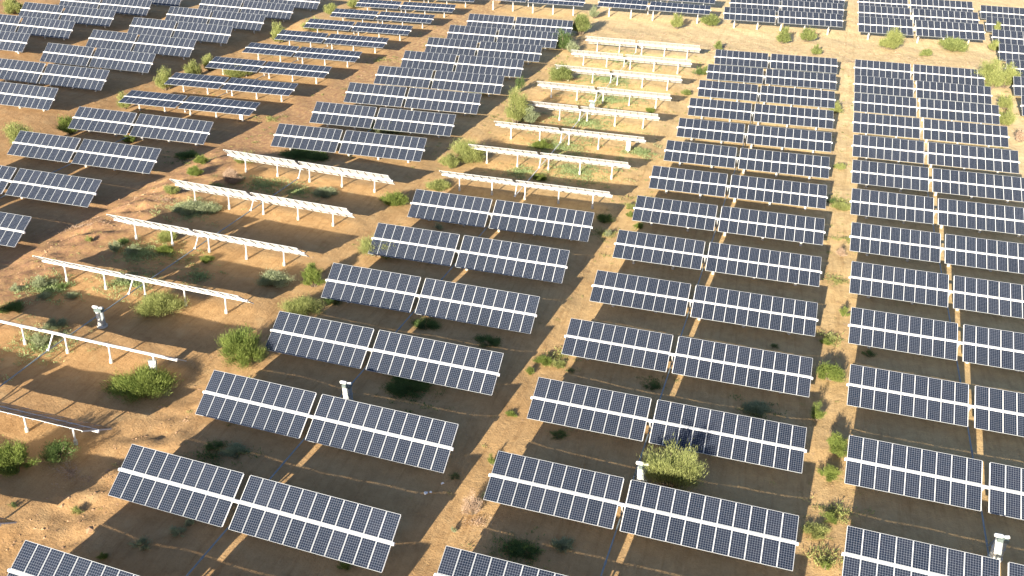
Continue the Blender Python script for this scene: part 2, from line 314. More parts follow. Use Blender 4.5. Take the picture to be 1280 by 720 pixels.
# ------------------------------------------------------------------ terrain
def smooth(a, b, t):
    q = np.clip((t - a) / (b - a), 0, 1)
    return q * q * (3 - 2 * q)


def bank(x, y):
    u = x - .071 * y
    return 1.4 * np.clip((-48.6 - u) / 22.3, 0, 1) * smooth(-80, -73.5, u) * (1 - smooth(102, 111, y))


def wob(x, y, k, seed):
    r = np.random.default_rng(seed)
    o = 0
    for i in range(7):
        a = r.uniform(0, 2 * math.pi)
        f = k * r.uniform(.6, 1.6)
        o = o + np.sin((x * math.cos(a) + y * math.sin(a)) * f + r.uniform(0, 6.28))
    return o / 7 ** .5


def ground_z(x, y):
    x = np.asarray(x, float)
    y = np.asarray(y, float)
    u = x - .071 * y
    z = bank(x, y)
    for c, d, s in ((-19.3, .55, 2.2), (6.1, .22, 2.0), (-45.8, .3, 2.2), (-106, 1.3, 3.4), (-135, 1.0, 3.2), (31.5, .25, 2.5)):
        cc = c + .5 * np.sin(y * .11 + c)
        z = z - d * np.exp(-((u - cc) / s) ** 2) * (1 - smooth(172, 182, y))
    # cut edge beside the raised bank, and the little bank along the cross track
    rough = np.exp(-((u + 75) / 4.5) ** 2) * (1 - smooth(100, 112, y)) + .8 * np.exp(-((u + 45.5) / 3) ** 2) * (1 - smooth(50, 60, y))
    z = z + rough * (.2 * wob(x, y, 1.5, 5) + .14 * wob(x, y, 3.4, 6))
    tb = np.exp(-((y - 185 - .05 * x) / 1.6) ** 2) * smooth(4, 14, x)
    z = z + tb * (.25 + .25 * wob(x, y, 1.2, 9))
    z = z + .07 * wob(x, y, .35, 1) + .04 * wob(x, y, .9, 2) + .018 * wob(x, y, 2.4, 3)
    return z


# ------------------------------------------------------------------ materials
def new_mat(name):
    m = bpy.data.materials.new(name)
    m.use_nodes = True
    nt = m.node_tree
    for n in list(nt.nodes):
        nt.nodes.remove(n)
    out = nt.nodes.new('ShaderNodeOutputMaterial')
    b = nt.nodes.new('ShaderNodeBsdfPrincipled')
    nt.links.new(b.outputs[0], out.inputs[0])
    return m, nt, b


def node(nt, typ, **kw):
    n = nt.nodes.new(typ)
    for k, v in kw.items():
        setattr(n, k, v)
    return n


def noise(nt, vec, scale, detail=4, rough=.55):
    n = nt.nodes.new('ShaderNodeTexNoise')
    n.inputs['Scale'].default_value = scale
    n.inputs['Detail'].default_value = detail
    n.inputs['Roughness'].default_value = rough
    nt.links.new(vec, n.inputs['Vector'])
    return n.outputs['Fac']


def ramp(nt, fac, stops):
    r = nt.nodes.new('ShaderNodeValToRGB')
    e = r.color_ramp.elements
    while len(e) < len(stops):
        e.new(.5)
    for el, (p, c) in zip(e, stops):
        el.position = p
        el.color = (*c, 1) if len(c) == 3 else c
    nt.links.new(fac, r.inputs[0])
    return r.outputs[0]


def mix(nt, fac, a, b, mode='MIX'):
    n = nt.nodes.new('ShaderNodeMix')
    n.data_type = 'RGBA'
    n.blend_type = mode
    for s, v in ((n.inputs[0], fac), (n.inputs[6], a), (n.inputs[7], b)):
        if hasattr(v, 'links'):
            nt.links.new(v, s)
        elif isinstance(v, (int, float)):
            s.default_value = v
        else:
            s.default_value = (*v, 1)
    return n.outputs[2]


def math_n(nt, op, a, b=None, c=None):
    n = nt.nodes.new('ShaderNodeMath')
    n.operation = op
    for i, v in enumerate((a, b, c)):
        if v is None:
            continue
        if hasattr(v, 'links'):
            nt.links.new(v, n.inputs[i])
        else:
            n.inputs[i].default_value = v
    return n.outputs[0]


def ground_mat():
    m, nt, b = new_mat('sandy_soil')
    pos = nt.nodes.new('ShaderNodeNewGeometry').outputs['Position']
    sep = nt.nodes.new('ShaderNodeSeparateXYZ')
    nt.links.new(pos, sep.inputs[0])
    x, y = sep.outputs[0], sep.outputs[1]
    # base colour grades from red-orange in the west to brighter straw north and east
    g = math_n(nt, 'ADD', math_n(nt, 'MULTIPLY', x, .0065), math_n(nt, 'MULTIPLY', y, .0045))
    g = math_n(nt, 'ADD', g, math_n(nt, 'MULTIPLY', noise(nt, pos, .05, 3), .35))
    base = ramp(nt, g, [(0, (.40, .252, .124)), (.35, (.465, .31, .152)), (.72, (.59, .435, .222)), (1, (.70, .56, .325))])
    big = noise(nt, pos, .18, 5, .6)
    base = mix(nt, ramp(nt, big, [(.35, (0, 0, 0)), (.7, (.55, .55, .55))]), base, mix(nt, 1, base, (.80, .76, .72), 'MULTIPLY'))
    mid = noise(nt, pos, 1.1, 6, .65)
    base = mix(nt, ramp(nt, mid, [(.42, (0, 0, 0)), (.68, (.7, .7, .7))]), base, mix(nt, 1, base, (.72, .68, .64), 'MULTIPLY'))
    fine = noise(nt, pos, 7, 5, .7)
    base = mix(nt, ramp(nt, fine, [(.5, (0, 0, 0)), (.75, (.6, .6, .6))]), base, mix(nt, 1, base, (.66, .62, .6), 'MULTIPLY'))
    pale = noise(nt, pos, .55, 5, .6)
    base = mix(nt, ramp(nt, pale, [(.55, (0, 0, 0)), (.75, (.4, .4, .4))]), base, (.62, .465, .255))
    grit = noise(nt, pos, 26, 3, .7)
    base = mix(nt, ramp(nt, grit, [(.52, (0, 0, 0)), (.72, (.36, .36, .36))]), base, mix(nt, 1, base, (.58, .54, .5), 'MULTIPLY'))
    # dry wash streaks running along the lanes
    mp = nt.nodes.new('ShaderNodeMapping')
    mp.inputs['Scale'].default_value = (1.3, .11, 1)
    mp.inputs['Rotation'].default_value = (0, 0, R(4))
    nt.links.new(pos, mp.inputs[0])
    streak = noise(nt, mp.outputs[0], 1.6, 6, .65)
    base = mix(nt, ramp(nt, streak, [(.5, (0, 0, 0)), (.72, (.6, .6, .6))]), base, mix(nt, 1, base, (.70, .64, .58), 'MULTIPLY'))
    # straw litter on the cross track (band around y = 190)
    d = math_n(nt, 'ABSOLUTE', math_n(nt, 'SUBTRACT', y, 192))
    band = ramp(nt, math_n(nt, 'DIVIDE', d, 20), [(.3, (1, 1, 1)), (.75, (0, 0, 0))])
    st = mix(nt, 1, band, ramp(nt, noise(nt, pos, .8, 6, .7), [(.4, (0, 0, 0)), (.62, (.75, .75, .75))]), 'MULTIPLY')
    base = mix(nt, st, base, (.40, .30, .17))
    # faint paired wheel tracks worn into the two open lanes
    uu = math_n(nt, 'SUBTRACT', x, math_n(nt, 'MULTIPLY', y, .071))
    wav = math_n(nt, 'MULTIPLY', math_n(nt, 'SUBTRACT', noise(nt, pos, .07, 2), .5), 2.2)
    for c0 in (6.2, -19.0):
        dd = math_n(nt, 'ABSOLUTE', math_n(nt, 'ADD', math_n(nt, 'SUBTRACT', uu, c0), wav))
        tr = math_n(nt, 'LESS_THAN', math_n(nt, 'ABSOLUTE', math_n(nt, 'SUBTRACT', dd, .85)), .2)
        tr = math_n(nt, 'MULTIPLY', tr, ramp(nt, noise(nt, pos, .9, 5, .7), [(.38, (0, 0, 0)), (.6, (.6, .6, .6))]))
        base = mix(nt, tr, base, mix(nt, 1, base, (.80, .77, .74), 'MULTIPLY'))
    # reddish dark crust beside the raised bank
    u = math_n(nt, 'SUBTRACT', x, math_n(nt, 'MULTIPLY', y, .071))
    bk = ramp(nt, math_n(nt, 'DIVIDE', math_n(nt, 'ABSOLUTE', math_n(nt, 'ADD', u, 75)), 10), [(.3, (1, 1, 1)), (.8, (0, 0, 0))])
    bk = mix(nt, 1, bk, ramp(nt, noise(nt, pos, 1.6, 6, .7), [(.42, (0, 0, 0)), (.58, (.8, .8, .8))]), 'MULTIPLY')
    base = mix(nt, bk, base, (.27, .15, .09))
    nt.links.new(base, b.inputs['Base Color'])
    b.inputs['Roughness'].default_value = .95
    b.inputs['Specular IOR Level'].default_value = .1
    bp = nt.nodes.new('ShaderNodeBump')
    bp.inputs['Strength'].default_value = .7
    bp.inputs['Distance'].default_value = .25
    h = math_n(nt, 'ADD', math_n(nt, 'MULTIPLY', mid, .6), math_n(nt, 'ADD', math_n(nt, 'MULTIPLY', fine, .28), math_n(nt, 'MULTIPLY', streak, .5)))
    nt.links.new(h, bp.inputs['Height'])
    nt.links.new(bp.outputs[0], b.inputs['Normal'])
    return m


def metal_mat(name, col, rough=.5, metallic=.0, dirt=.25, scale=3.0):
    m, nt, b = new_mat(name)
    tc = nt.nodes.new('ShaderNodeTexCoord').outputs['Object']
    n = noise(nt, tc, scale, 5, .6)
    c = mix(nt, ramp(nt, n, [(.4, (0, 0, 0)), (.75, (dirt, dirt, dirt))]), col, tuple(v * .55 for v in col))
    nt.links.new(c, b.inputs['Base Color'])
    b.inputs['Roughness'].default_value = rough
    b.inputs['Metallic'].default_value = metallic
    return m


def cell_mat():
    m, nt, b = new_mat('solar_cells')
    tc = nt.nodes.new('ShaderNodeTexCoord').outputs['Object']
    sep = nt.nodes.new('ShaderNodeSeparateXYZ')
    nt.links.new(tc, sep.inputs[0])

    def line(v, pitch, off, w):
        f = math_n(nt, 'FRACT', math_n(nt, 'DIVIDE', math_n(nt, 'ADD', v, off), pitch))
        d = math_n(nt, 'MINIMUM', f, math_n(nt, 'SUBTRACT', 1.0, f))
        return math_n(nt, 'LESS_THAN', d, w / pitch / 2)
    px, py = .995 / 6, 1.837 / 11
    lx = line(sep.outputs[0], px, .4975, .014)
    ly = line(sep.outputs[1], py, .9185, .014)
    ln = math_n(nt, 'MAXIMUM', lx, ly)
    # cut cell corners leave small pale diamonds at the crossings
    fx = math_n(nt, 'FRACT', math_n(nt, 'DIVIDE', math_n(nt, 'ADD', sep.outputs[0], .4975), px))
    fy = math_n(nt, 'FRACT', math_n(nt, 'DIVIDE', math_n(nt, 'ADD', sep.outputs[1], .9185), py))
    dx = math_n(nt, 'MINIMUM', fx, math_n(nt, 'SUBTRACT', 1.0, fx))
    dy = math_n(nt, 'MINIMUM', fy, math_n(nt, 'SUBTRACT', 1.0, fy))
    ln = math_n(nt, 'MAXIMUM', ln, math_n(nt, 'LESS_THAN', math_n(nt, 'ADD', dx, dy), .16))
    rnd = nt.nodes.new('ShaderNodeObjectInfo').outputs['Random']
    cell = ramp(nt, rnd, [(0, (.0048, .0095, .021)), (.5, (.0068, .012, .025)), (1, (.0105, .0155, .029))])
    dust = noise(nt, tc, 2.2, 4, .6)
    cell = mix(nt, ramp(nt, dust, [(.35, (0, 0, 0)), (.8, (.10, .10, .10))]), cell, (.10, .09, .08))
    nt.links.new(mix(nt, math_n(nt, 'MULTIPLY', ln, .8), cell, (.15, .17, .21)), b.inputs['Base Color'])
    b.inputs['Roughness'].default_value = .22
    b.inputs['IOR'].default_value = 1.4
    return m


def leaf_mat(name, dark, light, trans=.42):
    m, nt, b = new_mat(name)
    a = nt.nodes.new('ShaderNodeAttribute')
    a.attribute_name = 'tone'
    c = ramp(nt, a.outputs['Fac'], [(0, dark), (1, light)])
    nt.links.new(c, b.inputs['Base Color'])
    b.inputs['Roughness'].default_value = .7
    b.inputs['Specular IOR Level'].default_value = .15
    t = nt.nodes.new('ShaderNodeBsdfTranslucent')
    nt.links.new(c, t.inputs[0])
    mx = nt.nodes.new('ShaderNodeMixShader')
    mx.inputs[0].default_value = trans
    out = [n for n in nt.nodes if n.type == 'OUTPUT_MATERIAL'][0]
    nt.links.new(b.outputs[0], mx.inputs[1])
    nt.links.new(t.outputs[0], mx.inputs[2])
    nt.links.new(mx.outputs[0], out.inputs[0])
    return m


M_GROUND = ground_mat()
M_CELL = cell_mat()
M_FRAME = metal_mat('module_frame_aluminium', (.36, .385, .41), .45, .0, .15)
M_BACK = metal_mat('white_backsheet', (.50, .51, .51), .6, 0, .3, 1.5)
M_TUBE = metal_mat('white_galvanised_tube', (.62, .62, .62), .45, 0, .15)
M_POST = metal_mat('galvanised_post', (.55, .56, .57), .5, .25, .3)
M_FOOT = metal_mat('concrete_footing', (.50, .48, .44), .9, 0, .45)
M_ROD = metal_mat('blue_grey_pipe', (.19, .24, .275), .5, .2, .4)
M_WHITE = metal_mat('white_enamel', (.66, .67, .65), .4, 0, .4)
M_GREY = metal_mat('grey_enamel', (.27, .31, .33), .45, 0, .35)
M_DARK = metal_mat('dark_gearbox', (.13, .17, .17), .5, .2, .3)
M_WOOD = metal_mat('shrub_stem', (.17, .13, .09), .9, 0, .4)
LEAF = {
    'b': leaf_mat('leaf_yellow_green', (.16, .19, .06), (.41, .44, .17)),
    'g': leaf_mat('leaf_green', (.08, .13, .028), (.28, .33, .09)),
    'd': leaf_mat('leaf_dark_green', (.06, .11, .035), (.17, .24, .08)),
    'p': leaf_mat('leaf_grey_green', (.17, .21, .12), (.42, .46, .28)),
    'w': leaf_mat('leaf_weed', (.19, .26, .11), (.42, .50, .25)),
    'o': leaf_mat('leaf_olive', (.11, .15, .045), (.33, .37, .14)),
    'y': leaf_mat('dry_twig', (.22, .15, .10), (.48, .36, .27), .05),
}
M_CLOD = metal_mat('soil_clod', (.36, .22, .125), .95, 0, .6, 1.2)
M_PAPER = metal_mat('white_litter', (.8, .8, .78), .6, 0, .1)


# ------------------------------------------------------------------ mesh helpers
class MB:
    def __init__(s):
        s.v, s.f, s.m = [], [], []

    def add(s, vs, fs, mi=0):
        o = len(s.v)
        s.v += [tuple(q) for q in vs]
        s.f += [tuple(i + o for i in q) for q in fs]
        s.m += [mi] * len(fs)

    def box(s, x0, x1, y0, y1, z0, z1, mi=0, M=None):
        vs = [Vector(p) for p in ((x0, y0, z0), (x1, y0, z0), (x1, y1, z0), (x0, y1, z0), (x0, y0, z1), (x1, y0, z1), (x1, y1, z1), (x0, y1, z1))]
        if M:
            vs = [M @ p for p in vs]
        s.add(vs, [(3, 2, 1, 0), (4, 5, 6, 7), (0, 1, 5, 4), (1, 2, 6, 5), (2, 3, 7, 6), (3, 0, 4, 7)], mi)

    def tube(s, pts, rad, n=8, mi=0, caps=True):
        pts = [Vector(p) for p in pts]
        if not hasattr(rad, '__len__'):
            rad = [rad] * len(pts)
        vs, fs = [], []
        for i, p in enumerate(pts):
            d = (pts[min(i + 1, len(pts) - 1)] - pts[max(i - 1, 0)]).normalized()
            a = d.orthogonal().normalized() if abs(d.z) > .9 else d.cross(Vector((0, 0, 1))).normalized()
            b2 = d.cross(a)
            for k in range(n):
                t = 2 * math.pi * (k + .5) / n
                vs.append(p + (a * math.cos(t) + b2 * math.sin(t)) * rad[i])
        for i in range(len(pts) - 1):
            for k in range(n):
                k2 = (k + 1) % n
                fs.append((i * n + k, i * n + k2, (i + 1) * n + k2, (i + 1) * n + k))
        if caps:
            fs.append(tuple(range(n))[::-1])
            fs.append(tuple((len(pts) - 1) * n + k for k in range(n)))
        s.add(vs, fs, mi)

    def mesh(s, name, mats, smooth_=False):
        me = bpy.data.meshes.new(name)
        me.from_pydata(s.v, [], s.f)
        for m in mats:
            me.materials.append(m)
        me.polygons.foreach_set('material_index', s.m)
        if smooth_:
            me.polygons.foreach_set('use_smooth', [True] * len(s.f))
        me.validate()
        me.update()
        return me


def link(name, me, parent=None, mat=None):
    o = bpy.data.objects.new(name, me)
    COL.objects.link(o)
    if parent:
        o.parent = parent
    if mat is not None:
        o.matrix_local = mat
    return o


def tag(o, label, cat, group=None, kind=None):
    if label:
        o['label'] = label
    if cat:
        o['category'] = cat
    if group:
        o['group'] = group
    if kind:
        o['kind'] = kind
    return o


# ------------------------------------------------------------------ ground sheet
def axis(lo, hi, step, far):
    core = list(np.arange(lo, hi + step / 2, step))
    out, d, s = [], 0, step
    while d < far:
        s *= 1.5
        d += s
        out.append(d)
    return np.array([lo - q for q in out[::-1]] + core + [hi + q for q in out])


def make_ground():
    X = axis(-160, 75, .55, 2500)
    Y = axis(26, 262, .6, 2500)
    gx, gy = np.meshgrid(X, Y)
    z = ground_z(gx, gy)
    nx, ny = len(X), len(Y)
    co = np.stack([gx, gy, z], -1).reshape(-1, 3)
    i = np.arange(nx * ny).reshape(ny, nx)
    q = np.stack([i[:-1, :-1], i[:-1, 1:], i[1:, 1:], i[1:, :-1]], -1).reshape(-1, 4)
    me = bpy.data.meshes.new('ground')
    me.vertices.add(len(co))
    me.vertices.foreach_set('co', co.ravel())
    me.loops.add(q.size)
    me.loops.foreach_set('vertex_index', q.ravel())
    me.polygons.add(len(q))
    me.polygons.foreach_set('loop_start', np.arange(len(q)) * 4)
    me.polygons.foreach_set('loop_total', np.full(len(q), 4))
    me.polygons.foreach_set('use_smooth', np.ones(len(q), bool))
    me.update(calc_edges=True)
    me.materials.append(M_GROUND)
    o = link('ground', me)
    o['kind'] = 'structure'


make_ground()

# ------------------------------------------------------------------ solar trackers
MW, ML, MT = 1.048, 1.885, .04
mb = MB()
fw = .021
hx, hy = MW / 2, ML / 2
o_ = [(-hx, -hy), (hx, -hy), (hx, hy), (-hx, hy)]
i_ = [(-hx + fw, -hy + fw), (hx - fw, -hy + fw), (hx - fw, hy - fw), (-hx + fw, hy - fw)]
top, bot = MT / 2, -MT / 2
vs = [(*p, top) for p in o_] + [(*p, top) for p in i_] + [(*p, bot) for p in o_] + [(*p, bot) for p in i_] + [(*p, top - .004) for p in i_] + [(*p, bot + .028) for p in i_]
ring = [(k, (k + 1) % 4) for k in range(4)]
mb.add(vs, [(a, b, b + 4, a + 4) for a, b in ring] + [(a + 8, a + 12, b + 12, b + 8) for a, b in ring] + [(a, a + 8, b + 8, b) for a, b in ring]
       + [(a + 4, b + 4, b + 16, a + 16) for a, b in ring] + [(b + 12, a + 12, a + 20, b + 20) for a, b in ring], 0)
mb.add([vs[16 + k] for k in range(4)], [(0, 1, 2, 3)], 1)
mb.add([vs[20 + k] for k in range(4)], [(3, 2, 1, 0)], 2)
ME_MODULE = mb.mesh('solar_module', [M_FRAME, M_CELL, M_BACK])

mb = MB()
mb.tube([(-LEN / 2 - .16, 0, 0), (LEN / 2 + .16, 0, 0)], .135, 8)
for k in range(5):                                   # bearing collars
    xx = -8.83 + 4.4 * k
    mb.tube([(xx - .09, 0, 0), (xx + .09, 0, 0)], .165, 8)
ME_TUBE = mb.mesh('torque_tube', [M_TUBE])

COLX = [(-LEN / 2 + PITCH_M * (k + .5)) for k in range(9)] + [(-LEN / 2 + SEC_A + SEC_GAP + SEC_B / 11 * (k + .5)) for k in range(11)]
RAILX = [-LEN / 2 + PITCH_M * k for k in range(10)] + [-LEN / 2 + SEC_A + SEC_GAP + SEC_B / 11 * k for k in range(12)]
mb = MB()
for q in RAILX:
    q = min(max(q, -LEN / 2 + .03), LEN / 2 - .03)
    mb.box(q - .028, q + .028, -CHORD / 2 + .06, CHORD / 2 - .06, -.085, -.023)
ME_RAIL = mb.mesh('support_rails', [M_TUBE])

mb = MB()
mb.tube([(0, 0, -TUBE_H + .35), (0, 0, -.2)], .085, 8)
mb.box(-.09, .09, -.16, .16, -.24, -.17)
ME_POST = mb.mesh('post', [M_POST])
mb = MB()
mb.tube([(0, 0, -TUBE_H - .9), (0, 0, -TUBE_H + .42), (0, 0, -TUBE_H + .5)], [.17, .155, .10], 10)
ME_FOOT = mb.mesh('footing', [M_FOOT])
ARM = 1.6
mb = MB()
mb.tube([(0, 0, -.12), (0, 0, -ARM)], [.085, .065], 6)
mb.box(-.11, .11, -.1, .1, -ARM - .09, -ARM + .09)
ME_ARM = mb.mesh('lever_arm', [M_POST])

PROTO = {}
GROUP = 'solar trackers standing in rows'
RODPTS = {}


def child(key, name, me, parent, M):
    """first use links a new object, every later use copies it with obj.copy()"""
    if key in PROTO:
        o = PROTO[key].copy()
        COL.objects.link(o)
    else:
        o = bpy.data.objects.new(name, me)
        COL.objects.link(o)
        PROTO[key] = o
    o.parent = parent
    o.matrix_parent_inverse = Matrix.Identity(4)
    o.matrix_local = M
    return o


root0 = None
for (cb, row, lx, ly, ang, tilt, sc, label) in TABLES:
    L2 = LEN * sc / 2
    cx, cy = lx + L2 * math.cos(ang), ly + L2 * math.sin(ang)
    sloped = cb == 'K' and row <= 5
    cz = .7 if sloped else 0.0
    zscale = sc
    if root0 is None:
        root = root0 = bpy.data.objects.new('solar_tracker', None)
    else:
        root = root0.copy()
    COL.objects.link(root)
    # larger tables stand on correspondingly higher ground-to-tube posts
    root.location = (cx, cy, cz + TUBE_H - TUBE_H * sc + (1.0 if cb in ('Kx', 'Lx', 'Mx', 'Rx') else 0))
    root.rotation_euler = (0, math.atan(1.4 / 22) if sloped else 0, ang)
    root.scale = (sc, sc, sc)
    root.empty_display_size = .3
    tag(root, label, 'solar tracker', GROUP)
    H = Matrix.Translation((0, 0, TUBE_H))
    jt = tilt + random.uniform(-.018, .018)
    T_ = H @ Matrix.Rotation(jt, 4, 'X')
    for cxm in COLX:
        for sgn in (1, -1):
            wobm = Matrix.Rotation(random.gauss(0, .005), 4, 'X') @ Matrix.Rotation(random.gauss(0, .005), 4, 'Y')
            child('module', 'solar_module', ME_MODULE, root,
                  T_ @ Matrix.Translation((cxm, sgn * (CHORD / 2 - ML / 2), random.uniform(0, .004))) @ wobm)
    child('rail', 'support_rails', ME_RAIL, root, T_)
    child('tube', 'torque_tube', ME_TUBE, root, T_ @ Matrix.Translation((0, 0, -.10)))
    child('arm', 'lever_arm', ME_ARM, root, T_ @ Matrix.Translation((GAP_X, 0, -.1)))
    for k in range(5):
        p = child('post', 'post', ME_POST, root, H @ Matrix.Translation((-8.83 + 4.4 * k, 0, 0)))
        child('foot', 'footing', ME_FOOT, p, Matrix.Identity(4))
    # where this table's lever arm meets the drive rod
    a = jt
    loc = Vector((GAP_X * sc, math.sin(a) * (ARM + .1) * sc, TUBE_H * sc - math.cos(a) * (ARM + .1) * sc))
    w = root.matrix_basis @ Vector((loc.x / sc, loc.y / sc, loc.z / sc))
    key = cb + ('b' if (cb == 'K' and row > 5) or (cb == 'L' and row > 6) or (cb == 'J' and row > 3) else '')
    RODPTS.setdefault(key, []).append(w)

RODLAB = {
    'H': 'pipe linking the trackers of the far top left column', 'I': 'pipe linking the trackers of the second column from the left',
    'J': 'pipe linking the steep dark trackers beside the stony bank', 'Jb': 'pipe running under the flat blue trackers',
    'K': 'grey pipe linking the edge-on trackers at left over open sand', 'Kb': 'pipe under the dark trackers left of the white edge-on group',
    'L': 'blue-grey pipe crossing the shadows between the near left dark trackers', 'Lb': 'pale pipe linking the bright white edge-on trackers',
    'M': 'blue-grey pipe under the column left of the pale lane', 'R': 'blue-grey pipe under the column right of the pale lane',
    'N': 'pipe under the trackers cut by the right picture edge', 'Kx': '', 'Lx': 'pipe behind the cross track, behind the white edge-on group',
    'Mx': 'pipe behind the cross track, left of the pale lane', 'Rx': 'pipe behind the cross track, right of the pale lane'}
for key, pts in RODPTS.items():
    pts = sorted(pts, key=lambda p: p.y)
    if len(pts) < 2 or key in ('N', 'I', 'H', 'Lx', 'Mx', 'Rx', 'Jb', 'Kb') and False:
        continue
    d0, d1 = (pts[1] - pts[0]).normalized(), (pts[-1] - pts[-2]).normalized()
    if key in ('L', 'M', 'R'):
        pts = [pts[0] - d0 * 8] + pts
    mb = MB()
    mb.tube(pts, .062, 8)
    for a, b in zip(pts[:-1], pts[1:]):              # pipe couplings
        c_ = a.lerp(b, .5)
        d = (b - a).normalized()
        mb.tube([c_ - d * .14, c_ + d * .14], .085, 8)
    o = link('drive_pipe', mb.mesh('drive_pipe', [M_ROD if key != 'Lb' else M_TUBE], False))
    tag(o, RODLAB[key], 'drive pipe', 'drive pipes running across the tracker rows')


# ------------------------------------------------------------------ drive units
def rod_at(key, y):
    pts = sorted(RODPTS[key], key=lambda p: p.y)
    for a, b in zip(pts[:-1], pts[1:]):
        if a.y <= y <= b.y:
            return a.lerp(b, (y - a.y) / (b.y - a.y))
    return pts[0] + (pts[1] - pts[0]) * ((y - pts[0].y) / (pts[1].y - pts[0].y))


ULAB = ['two-legged white drive unit on open sand between edge-on trackers, left', 'white drive unit between dark trackers, left of centre, in shadow',
        'white drive unit beside the large feathery bush', 'bulky white drive unit at the bottom right corner', 'sunlit white drive unit among the bright white edge-on trackers']
UKEY = ['K', 'L', 'M', 'R', 'Lb']
for (ux, uy), lab, key in zip(UNITS, ULAB, UKEY):
    p = rod_at(key, uy)
    side = .62
    gx, gy = p.x + side, uy
    gz = float(ground_z(gx, gy))
    root = bpy.data.objects.new('drive_unit', None)
    COL.objects.link(root)
    root.location = (gx, gy, gz)
    tag(root, lab, 'drive unit', 'drive units of the tracker rows')
    two = key == 'K'
    mb = MB()
    mb.tube([(0, 0, -.4), (0, 0, .12), (0, 0, .16)], [.5, .5, .44], 12)
    link('plinth', mb.mesh('plinth', [M_FOOT]), root)
    wv = .17 if two else .24
    for sx in ((-.25, .25) if two else (-.2, .2)):
        mb = MB()
        mb.tube([(sx, 0, .1), (sx, 0, 1.75)], [wv, wv * .92], 10)
        mb.tube([(sx, 0, .95), (sx, 0, 1.02)], wv * 1.12, 10)
        link('column', mb.mesh('column', [M_WHITE if sx < 0 else M_GREY]), root)
    mb = MB()
    mb.box(-.36, .4, -.26, .28, 1.7, 1.98)
    mb.box(-.28, .3, -.2, .2, 1.98, 2.06)
    link('gear_housing', mb.mesh('gear_housing', [M_DARK]), root)
    mb = MB()
    mb.tube([(-.58, -.05, 2.12), (-.5, -.05, 2.12), (-.1, -.05, 2.12), (.0, -.05, 2.12)], [.1, .15, .15, .11], 10)
    mb.tube([(.1, .0, 2.02), (.42, .0, 2.12)], [.13, .12], 10)
    link('motor', mb.mesh('motor', [M_WHITE]), root)
    mb = MB()
    mb.tube([(-.3, 0, 1.85), (p.x - gx, .25, p.z - gz)], [.07, .06], 6)
    link('link_arm', mb.mesh('link_arm', [M_ROD]), root)


# ------------------------------------------------------------------ boxes on posts
def table_of(cb, row):
    return [t for t in TABLES if t[0] == cb and t[1] == row][0]


def post_point(cb, row, k):
    _, _, lx, ly, ang, tilt, sc, _ = table_of(cb, row)
    l = LEN * sc / 2 + (-8.83 + 4.4 * k) * sc
    return lx + l * math.cos(ang), ly + l * math.sin(ang)


for cb, row, k, z0, w, h, m, lab in (('K', 1, 4, .8, .62, .72, M_GREY, 'grey tilted control box on the right post of an edge-on tracker, by a green bush'),
                                     ('L', 9, 4, .45, .62, 1.25, M_WHITE, 'white cabinet on the right post of a white edge-on tracker'),
                                     ('J', 4, 4, .35, .55, 1.1, M_WHITE, 'white cabinet on the right post of the frontmost flat blue tracker'),
                                     ('H', 0, 4, .3, .7, 1.3, M_GREY, 'grey cabinet on the right post of the frontmost top left tracker')):
    x, y = post_point(cb, row, k)
    root = bpy.data.objects.new('control_box', None)
    COL.objects.link(root)
    root.location = (x, y - .12, z0)
    root.rotation_euler = (R(-14) if cb == 'K' else 0, 0, R(18) if cb == 'K' else 0)
    tag(root, lab, 'control box', 'control boxes mounted on tracker posts')
    mb = MB()
    mb.box(-w / 2, w / 2, -.3, 0, 0, h)
    mb.box(-w / 2 - .04, w / 2 + .04, -.36, .02, h, h + .05)
    link('enclosure', mb.mesh('enclosure', [m]), root)
    mb = MB()
    mb.box(-w / 2 + .05, w / 2 - .05, -.318, -.302, .05, h - .05)
    d = link('door', mb.mesh('door', [M_WHITE]), root)
    mb = MB()
    mb.box(w / 2 - .16, w / 2 - .11, -.35, -.32, h * .4, h * .58)
    link('handle', mb.mesh('handle', [M_DARK]), d)


# ------------------------------------------------------------------ shrubs
def blades(P, D, length, width, r):
    """thin two-face blades at P growing along D"""
    n = len(P)
    side = np.cross(D, r.normal(size=(n, 3)))
    side /= np.linalg.norm(side, axis=1, keepdims=True) + 1e-9
    L_ = length[:, None]
    W_ = width[:, None] / 2
    bend = r.normal(size=(n, 3)) * .12
    a = P
    m1 = P + (D + bend) * L_ * .5 + side * W_
    m2 = P + (D + bend) * L_ * .5 - side * W_
    t = P + (D - bend * .5) * L_
    V = np.stack([a, m1, t, m2], 1).reshape(-1, 3)
    F = np.arange(4 * n).reshape(n, 4)
    return V, F


def leaf_mesh(name, V, F, tone, mat):
    me = bpy.data.meshes.new(name)
    me.vertices.add(len(V))
    me.vertices.foreach_set('co', V.ravel())
    me.loops.add(F.size)
    me.loops.foreach_set('vertex_index', F.ravel())
    me.polygons.add(len(F))
    me.polygons.foreach_set('loop_start', np.arange(len(F)) * 4)
    me.polygons.foreach_set('loop_total', np.full(len(F), 4))
    me.update(calc_edges=True)
    at = me.attributes.new('tone', 'FLOAT', 'POINT')
    at.data.foreach_set('value', np.repeat(tone, 4))
    me.materials.append(mat)
    return me


def unit(v):
    return v / (np.linalg.norm(v, axis=-1, keepdims=True) + 1e-9)


